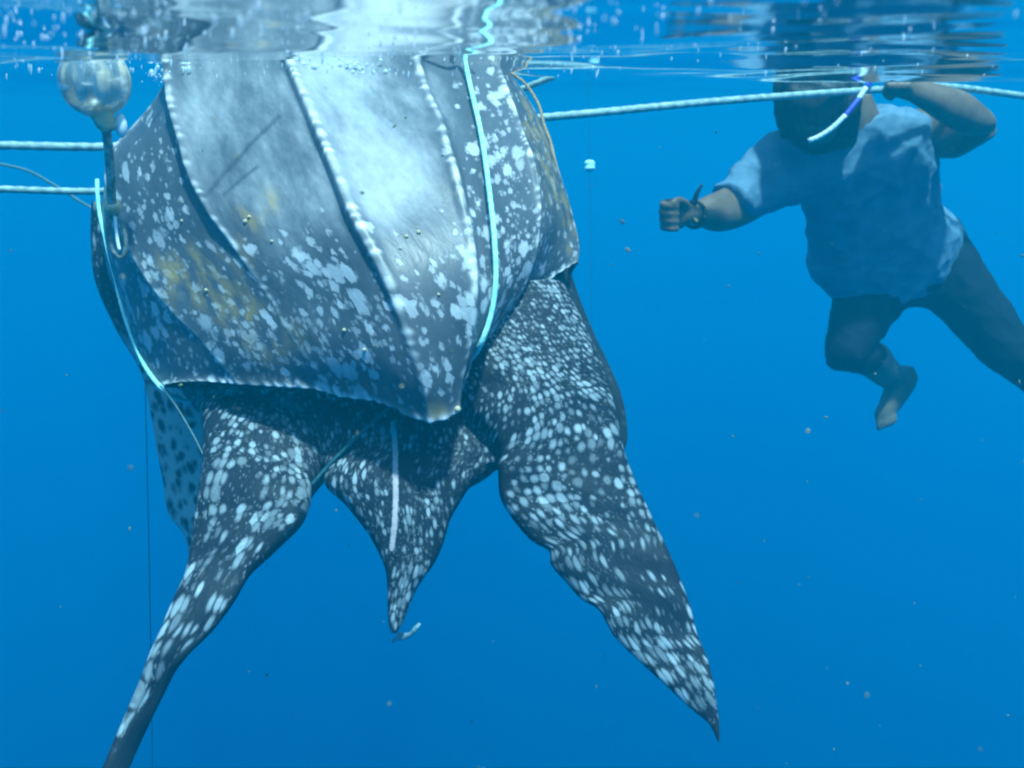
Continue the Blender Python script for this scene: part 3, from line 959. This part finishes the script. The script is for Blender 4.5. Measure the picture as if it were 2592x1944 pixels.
v, f = ellipsoid(W(240, 205, 1.97), (0.0625, 0.0625, 0.064), 64, 44)
cc = W(240, 205, 1.97)
q = (v - cc) / 0.0625
v = cc + (v - cc) * (1 + 0.006 * np.sin(q[:, 0] * 7 + 2 * np.sin(q[:, 2] * 5)) * np.cos(q[:, 2] * 6 + q[:, 1] * 4) + 0.002 * np.sin(q[:, 0] * 17 - q[:, 2] * 13))[:, None]
child(fl_root, 'float_ball', mesh_from('float_ball', v, f), mat_float())
v, f = tube(W([250, 256, 262, 268, 272], [268, 282, 300, 318, 330], [1.975] * 5), np.array([.010, .022, .019, .016, .010]), 20, 0.003)
child(fl_root, 'collar', mesh_from('collar', v, f), M['brass'])
v, f = tube(W([268, 275, 280, 284], [320, 380, 450, 530], [1.98, 2.01, 2.05, 2.09]), .0085, 14, 0.01)
child(fl_root, 'stem', mesh_from('stem', v, f), M['metal'])
v, f = ellipsoid(W(306, 318, 1.99), (0.011, 0.011, 0.022), 18, 12)
child(fl_root, 'cap', mesh_from('cap', v, f), M['snorkel_clear'])
v, f = tube(W([276, 284, 292, 300], [326, 322, 320, 318], [1.98, 1.98, 1.985, 1.99]), .006, 10, 0.004)
child(fl_root, 'cap_arm', mesh_from('cap_arm', v, f), M['metal'])
v, f = tube(W([283, 286, 290], [512, 524, 538], [2.085, 2.09, 2.095]), np.array([.013, .0175, .014]), 18, 0.003)
child(fl_root, 'stem_collar', mesh_from('stem_collar', v, f), M['brass'])
v, f = tube(W([279, 276, 279, 290, 303, 312, 318, 318, 309, 298, 290], [538, 570, 612, 640, 652, 648, 628, 605, 570, 545, 536], [2.09] * 11), .0045, 10, 0.004)
child(fl_root, 'clip', mesh_from('clip', v, f), M['dark_metal'])
v, f = tube(W([291, 294, 298, 303], [548, 580, 612, 634], [2.085] * 4), .0032, 10, 0.004)
child(fl_root, 'clip_gate', mesh_from('clip_gate', v, f), M['snorkel_clear'])

# ------------------------------------------------------------------ swimmer
person = bpy.data.objects.new('person', None)
person.location = W(2250, 720, 3.45)
COL.objects.link(person)
tag(person, 'person swimming in a loose pale T-shirt and dark trousers with one hand on the rope', 'person')


def folds(me, amp, k):
    n = len(me.vertices)
    co = np.empty(n * 3, np.float32); me.vertices.foreach_get('co', co); co = co.reshape(-1, 3)
    no = np.empty(n * 3, np.float32); me.vertex_normals.foreach_get('vector', no); no = no.reshape(-1, 3)
    d = np.zeros(n)
    for i in range(9):
        dr = unit(rng.normal(size=3) * np.array([1.0, 0.6, 0.7]))
        q = co @ dr * k * rng.uniform(0.5, 1.9) + rng.uniform(0, 6.28)
        q2 = co @ unit(rng.normal(size=3)) * k * 0.4
        d += (1 - np.abs(np.sin(q + 1.2 * np.sin(q2)))) ** 2 - 0.25
    me.vertices.foreach_set('co', (co + no * (d * amp / 3)[:, None]).astype(np.float32).ravel())
    me.update()


def lf_(rows, nr=50, n=36):
    L = loft(rows, nr, n)
    return L['verts'], L['faces']


def build_person():
    global LEAN
    LEAN = 0.17
    body = []
    # head, neck, torso core
    body.append(lf_([(2040, 120, 3.22, 2090, 120, 3.22, .03), (1998, 145, 3.21, 2130, 145, 3.21, .085), (1984, 200, 3.20, 2146, 200, 3.20, .105), (1990, 260, 3.19, 2142, 260, 3.19, .105),
                     (2008, 310, 3.185, 2128, 310, 3.185, .09), (2036, 348, 3.18, 2106, 348, 3.18, .055), (2055, 362, 3.18, 2090, 362, 3.18, .02)]))
    body.append(ellipsoid(W(2068, 262, 3.085), (0.014, 0.022, 0.026)))                      # nose
    body.append(ellipsoid(W(2068, 318, 3.10), (0.028, 0.014, 0.011)))                        # mouth
    for du in (-1, 1):
        body.append(ellipsoid(W(2066 + du * 82, 250, 3.22), (0.010, 0.020, 0.032)))          # ears
        body.append(ellipsoid(W(2068 + du * 28, 232, 3.098), (0.020, 0.012, 0.010)))         # brow and eyelids
    body.append(lf_([(2080, 250, 3.26, 2200, 235, 3.27, .07), (2085, 330, 3.28, 2230, 300, 3.30, .07), (2060, 420, 3.33, 2330, 400, 3.36, .09), (2080, 600, 3.40, 2370, 560, 3.44, .10), (2120, 720, 3.46, 2380, 660, 3.50, .10)]))
    # left arm of the picture, forearm towards the camera
    body.append(lf_([(2020, 340, 3.28, 2060, 460, 3.28, .05), (1890, 420, 3.22, 1960, 525, 3.24, .045), (1832, 475, 3.15, 1880, 572, 3.16, .043), (1790, 496, 3.08, 1808, 586, 3.09, .042),
                     (1762, 512, 3.04, 1765, 572, 3.04, .033), (1746, 516, 3.01, 1744, 566, 3.01, .026), (1715, 512, 2.98, 1712, 582, 2.98, .026), (1690, 522, 2.95, 1690, 580, 2.95, .018)]))
    for i in range(4):                                                                         # curled fingers, knuckles to the left
        v0 = 514 + i * 19
        L = [30, 36, 33, 26][i]
        P = [(1722, v0, 2.975), (1696 - L * .25, v0 - 2, 2.955), (1688 - L * .35, v0 + 4, 2.925), (1700 - L * .1, v0 + 8, 2.905), (1718, v0 + 9, 2.915)]
        P = np.array(P)
        body.append(tube(W(P[:, 0], P[:, 1], P[:, 2]), np.array([.0105, .0105, .010, .0095, .008]), 12, 0.004))
    P = np.array([(1742, 524, 2.99), (1726, 510, 2.95), (1712, 508, 2.92), (1700, 516, 2.90)])
    body.append(tube(W(P[:, 0], P[:, 1], P[:, 2]), np.array([.013, .012, .0105, .009]), 12, 0.004))
    # other arm: elbow out to the right, hand back on the rope
    body.append(lf_([(2270, 290, 3.34, 2300, 420, 3.36, .055), (2360, 268, 3.32, 2372, 402, 3.33, .05), (2430, 262, 3.28, 2428, 398, 3.30, .048), (2490, 282, 3.24, 2470, 372, 3.26, .046), (2514, 312, 3.22, 2490, 350, 3.22, .03)]))
    body.append(lf_([(2508, 335, 3.22, 2500, 280, 3.20, .035), (2462, 345, 3.20, 2450, 238, 3.17, .046), (2400, 320, 3.16, 2395, 218, 3.14, .042), (2345, 282, 3.13, 2340, 206, 3.12, .033),
                     (2308, 258, 3.11, 2306, 202, 3.11, .026), (2284, 250, 3.10, 2280, 196, 3.10, .024), (2258, 244, 3.10, 2258, 198, 3.10, .016)]))
    for i in range(4):
        u0 = 2250 + i * 17
        P = np.array([(u0 + 4, 240, 3.10), (u0 - 1, 216, 3.075), (u0, 203, 3.10), (u0 + 2, 208, 3.135), (u0 + 4, 224, 3.15)])
        body.append(tube(W(P[:, 0], P[:, 1], P[:, 2]), np.array([.010, .010, .0095, .009, .008]), 12, 0.004))
    P = np.array([(2262, 248, 3.10), (2246, 240, 3.10), (2240, 226, 3.115), (2246, 214, 3.13)])
    body.append(tube(W(P[:, 0], P[:, 1], P[:, 2]), np.array([.012, .0115, .010, .008]), 12, 0.004))
    # shin and foot
    body.append(lf_([(2150, 872, 3.38, 2118, 930, 3.36, .05), (2232, 868, 3.46, 2180, 948, 3.45, .05), (2254, 898, 3.54, 2212, 968, 3.53, .045), (2282, 926, 3.62, 2236, 982, 3.61, .035), (2306, 932, 3.66, 2262, 992, 3.66, .026)]))
    body.append(lf_([(2268, 924, 3.66, 2312, 930, 3.67, .024), (2244, 958, 3.65, 2322, 958, 3.67, .034), (2236, 990, 3.64, 2308, 992, 3.66, .034), (2226, 1020, 3.63, 2290, 1018, 3.65, .030),
                     (2214, 1046, 3.62, 2274, 1040, 3.64, .024), (2216, 1062, 3.615, 2262, 1056, 3.63, .016)]))
    for i in range(5):                                                                         # toes
        x = 2224 + i * 10
        body.append(tube(W([x, x - 1 + i * .5, x + i], [1050, 1066 + (4 - i) * 3, 1074 + (4 - i) * 4 - (6 if i == 4 else 0)], [3.62, 3.615, 3.62]), np.array([.009, .0085, .006]), 10, 0.004))
    # trailing leg beyond the frame
    body.append(lf_([(2560, 960, 3.45, 2680, 880, 3.45, .06), (2640, 1040, 3.5, 2720, 960, 3.52, .05), (2730, 1110, 3.6, 2780, 1040, 3.62, .035), (2790, 1160, 3.66, 2840, 1100, 3.68, .03), (2850, 1250, 3.7, 2900, 1230, 3.72, .02)]))
    me = remesh('person_body', body, 0.0055, 2)
    child(person, 'body', me, M['person_skin'])

    shirt = [
        lf_([(2140, 300, 3.30, 2240, 262, 3.31, .085), (2010, 350, 3.29, 2335, 288, 3.34, .105), (1992, 400, 3.30, 2372, 370, 3.37, .125), (2012, 480, 3.34, 2374, 440, 3.40, .135),
             (2040, 560, 3.38, 2382, 510, 3.43, .14), (2044, 640, 3.42, 2428, 560, 3.47, .15), (2046, 695, 3.45, 2436, 620, 3.50, .15), (2090, 738, 3.47, 2412, 672, 3.52, .14),
             (2165, 765, 3.49, 2360, 712, 3.53, .12), (2230, 778, 3.50, 2330, 745, 3.53, .08)]),
        lf_([(2110, 330, 3.29, 2130, 500, 3.31, .09), (2000, 322, 3.27, 2040, 512, 3.29, .085), (1935, 352, 3.24, 1995, 522, 3.26, .082), (1880, 402, 3.21, 1945, 540, 3.23, .078),
             (1838, 446, 3.18, 1896, 552, 3.19, .074), (1812, 462, 3.165, 1868, 548, 3.165, .070), (1808, 470, 3.16, 1860, 545, 3.16, .045)]),
        lf_([(2190, 300, 3.33, 2210, 440, 3.34, .09), (2270, 272, 3.34, 2300, 430, 3.36, .088), (2330, 280, 3.34, 2348, 414, 3.35, .075), (2362, 290, 3.33, 2372, 400, 3.34, .065), (2366, 298, 3.33, 2374, 392, 3.34, .045)]),
    ]
    me = remesh('shirt', shirt, 0.0075, 3)
    folds(me, 0.016, 15)
    folds(me, 0.004, 42)
    child(person, 'shirt', me, M['cloth'])

    tr = [
        lf_([(2120, 660, 3.46, 2420, 590, 3.50, .10), (2118, 720, 3.46, 2432, 610, 3.50, .11), (2150, 760, 3.46, 2400, 720, 3.50, .11), (2230, 785, 3.46, 2330, 775, 3.49, .08)]),
        lf_([(2128, 690, 3.46, 2330, 740, 3.47, .10), (2110, 760, 3.43, 2285, 790, 3.45, .10), (2098, 820, 3.40, 2256, 826, 3.42, .092), (2092, 870, 3.375, 2232, 858, 3.39, .085),
             (2096, 905, 3.36, 2200, 892, 3.38, .075), (2112, 935, 3.36, 2176, 920, 3.38, .05)]),
        lf_([(2280, 775, 3.50, 2420, 545, 3.52, .10), (2322, 778, 3.49, 2452, 600, 3.51, .112), (2372, 795, 3.47, 2498, 690, 3.49, .11), (2440, 860, 3.45, 2548, 772, 3.47, .10),
             (2505, 930, 3.44, 2602, 850, 3.45, .092), (2560, 965, 3.44, 2660, 905, 3.45, .085), (2620, 1010, 3.46, 2700, 940, 3.47, .07)]),
        lf_([(2140, 862, 3.38, 2110, 938, 3.37, .06), (2200, 858, 3.42, 2160, 945, 3.42, .058), (2232, 872, 3.46, 2186, 950, 3.46, .052)]),
    ]
    me = remesh('trousers', tr, 0.0075, 3)
    folds(me, 0.006, 26)
    child(person, 'trousers', me, M['trouser'])

    hair = [lf_([(2040, 105, 3.23, 2090, 105, 3.23, .03), (1992, 130, 3.23, 2136, 130, 3.23, .09), (1975, 190, 3.235, 2156, 190, 3.235, .11), (1970, 250, 3.25, 2166, 250, 3.25, .11),
                 (1972, 320, 3.265, 2172, 320, 3.265, .10), (1985, 385, 3.27, 2160, 370, 3.27, .07), (2010, 410, 3.27, 2120, 400, 3.27, .03)])]
    for u in (1982, 1990, 2150, 2158):
        hair.append(tube(W([u, u - 4 if u < 2060 else u + 4, u, u + 4], [150, 220, 300, 350], [3.17, 3.14, 3.145, 3.18]), np.array([.02, .026, .024, .012]), 12, 0.008))
    for u in (2004, 2022, 2042, 2064, 2086, 2108, 2126):
        hair.append(tube(W([u, u, u + 3, u + 6], [120, 180, 255, 325 - abs(u - 2066) * .3], [3.15, 3.085, 3.07, 3.09]), np.array([.022, .024, .020, .008]), 12, 0.008))
    me = remesh('hair', hair, 0.007, 2)
    folds(me, 0.004, 60)
    child(person, 'hair', me, M['hair'])
    v, f = [], None
    # wrist strap: a band round the wrist with its loose end standing up
    c = W(1757, 543, 3.03)
    ax = unit(W(1800, 541, 3.10) - W(1730, 545, 3.0))
    n1 = unit(np.cross(ax, [0, 0, 1.0])); n2 = np.cross(ax, n1)
    th = np.linspace(0, 2 * math.pi, 24)
    ring = c + 0.036 * (np.cos(th)[:, None] * n1 + np.sin(th)[:, None] * n2)
    a = tube(ring, 0.006, 8, 0.006)
    b_ = tube(W([1756, 1764, 1778], [518, 490, 466], [3.01, 3.01, 3.01]), np.array([.008, .007, .003]), 8, 0.005)
    V, Fs = joined([a, b_])
    child(person, 'wrist_strap', mesh_from('wrist_strap', V, Fs), M['strap'])


build_person()
LEAN = 0.0

sn = bpy.data.objects.new('snorkel', None)
sn.location = W(2100, 320, 3.05)
COL.objects.link(sn)
tag(sn, 'curved clear and blue snorkel tube in front of the swimmer', 'snorkel')
sp = np.array([(2046, 357, 3.06), (2075, 345, 3.055), (2105, 325, 3.05), (2140, 292, 3.05), (2172, 252, 3.055), (2192, 222, 3.06), (2206, 200, 3.06), (2216, 178, 3.06), (2224, 150, 3.06), (2230, 110, 3.06)])
V3 = W(sp[:, 0], sp[:, 1], sp[:, 2])
for nm, a, b_, m_ in (('mouth_tube', 0, 4, 'snorkel_clear'), ('upper_tube', 3, 5, 'snorkel_blue'), ('upper_tube', 4, 6, 'snorkel_clear'), ('upper_tube', 5, 10, 'snorkel_blue')):
    v, f = tube(V3[a:b_], 0.0070, 14, 0.006) if b_ - a > 2 else tube(np.array([V3[a], (V3[a] + V3[a + 1]) / 2, V3[a + 1]]), 0.0072, 14, 0.006)
    child(sn, nm, mesh_from(nm, v, f), M[m_])
for k in range(7):                        # ribs of the flexible section
    p = herm(np.arange(4.0), V3[:4], np.array([0.15 + k * 0.4, 0.17 + k * 0.4]))
    v, f = tube(np.array([p[0], (p[0] + p[1]) / 2, p[0] + unit(p[1] - p[0]) * 0.004]), 0.0075, 14, 0.002)
    child(sn, 'rib', mesh_from('rib', v, f), M['snorkel_clear'])

# ------------------------------------------------------------------ drifting things
def scrap():
    L = loft([(992, 1628, 1.97, 1000, 1612, 1.97, .002), (1004, 1622, 1.965, 1010, 1600, 1.965, .004), (1020, 1620, 1.96, 1024, 1602, 1.96, .002), (1040, 1612, 1.955, 1036, 1600, 1.955, .003),
              (1058, 1594, 1.95, 1048, 1586, 1.95, .004), (1066, 1580, 1.95, 1060, 1576, 1.95, .001)], 24, 12)
    tag(link('drifting_scrap', mesh_from('drifting_scrap', L['verts'], L['faces']), M['scrap']), 'small pale scrap drifting just below the tip of the turtle tail', 'scrap')


scrap()


def plankton():
    parts = []
    for _ in range(150):
        d = rng.uniform(0.7, 3.0) ** 1.0
        u, v = rng.uniform(-200, 2800), rng.uniform(260, 2050)
        r = rng.uniform(0.0008, 0.0022) * (0.6 + 0.3 * d)
        c = W(u, v, d)
        if c[2] > -0.05: continue
        A = unit(rng.normal(size=(3, 3)))
        q, _r = np.linalg.qr(A)
        parts.append(ellipsoid(c, (r, r * rng.uniform(0.3, 0.6), r * rng.uniform(1.0, 2.2)), 7, 5, q))
    V, Fs = joined(parts)
    tag(link('drifting_plankton', mesh_from('drifting_plankton', V, Fs), M['flake']), 'ochre flakes and specks drifting through the water', 'plankton', None, 'stuff')


plankton()


def bubbles_and_glints():
    parts = []

    def put(c, r, k):
        parts.append(ellipsoid(c, (r, r, r * k), 8, 6, np.array([[1, 0, 0.12], [0, 1, 0], [-0.12, 0, 1]])))
    for _ in range(520):  # upright beads stand in for sun glints on the ripples
        rise = 0.010 + 0.085 * rng.random() ** 0.9               # slope up to the spot on the surface
        y = min((-CAM[2] - rng.uniform(0.006, 0.016)) / max(rise, 0.024), 2.3)
        x = (rng.uniform(-0.47, 0.10) if rng.random() < 0.9 else rng.uniform(0.1, 0.47)) * y
        if rng.random() < 0.5:                                   # clusters
            x += 0.03 * math.sin(x * 21)
        put(np.array([x, y, -rng.uniform(0.006, 0.022)]), (0.0004 + 0.0008 * rng.random() ** 2.5) * (0.35 + 0.75 * y), rng.uniform(1.6, 5.0))
    for u0, v0, su, sv, d, n in ((425, 195, 34, 12, 2.21, 55), (772, 180, 22, 12, 2.125, 30), (905, 182, 30, 15, 2.135, 80), (478, 178, 14, 8, 2.19, 12), (1180, 140, 60, 12, 2.18, 8)):
        for _ in range(n):
            c = W(u0 + rng.normal() * su, v0 + rng.normal() * sv, d + rng.uniform(-.012, .008))
            put(c, 0.0006 + 0.0050 * rng.random() ** 2.5, rng.uniform(0.8, 1.5))
    V, Fs = joined(parts)
    tag(link('bubbles_and_glints', mesh_from('bubbles_and_glints', V, Fs), M['bubble_glint']), 'white beads standing in for sun glints under the surface, and foam along the turtle waterline', 'bubbles_and_glints', None, 'stuff')


bubbles_and_glints()
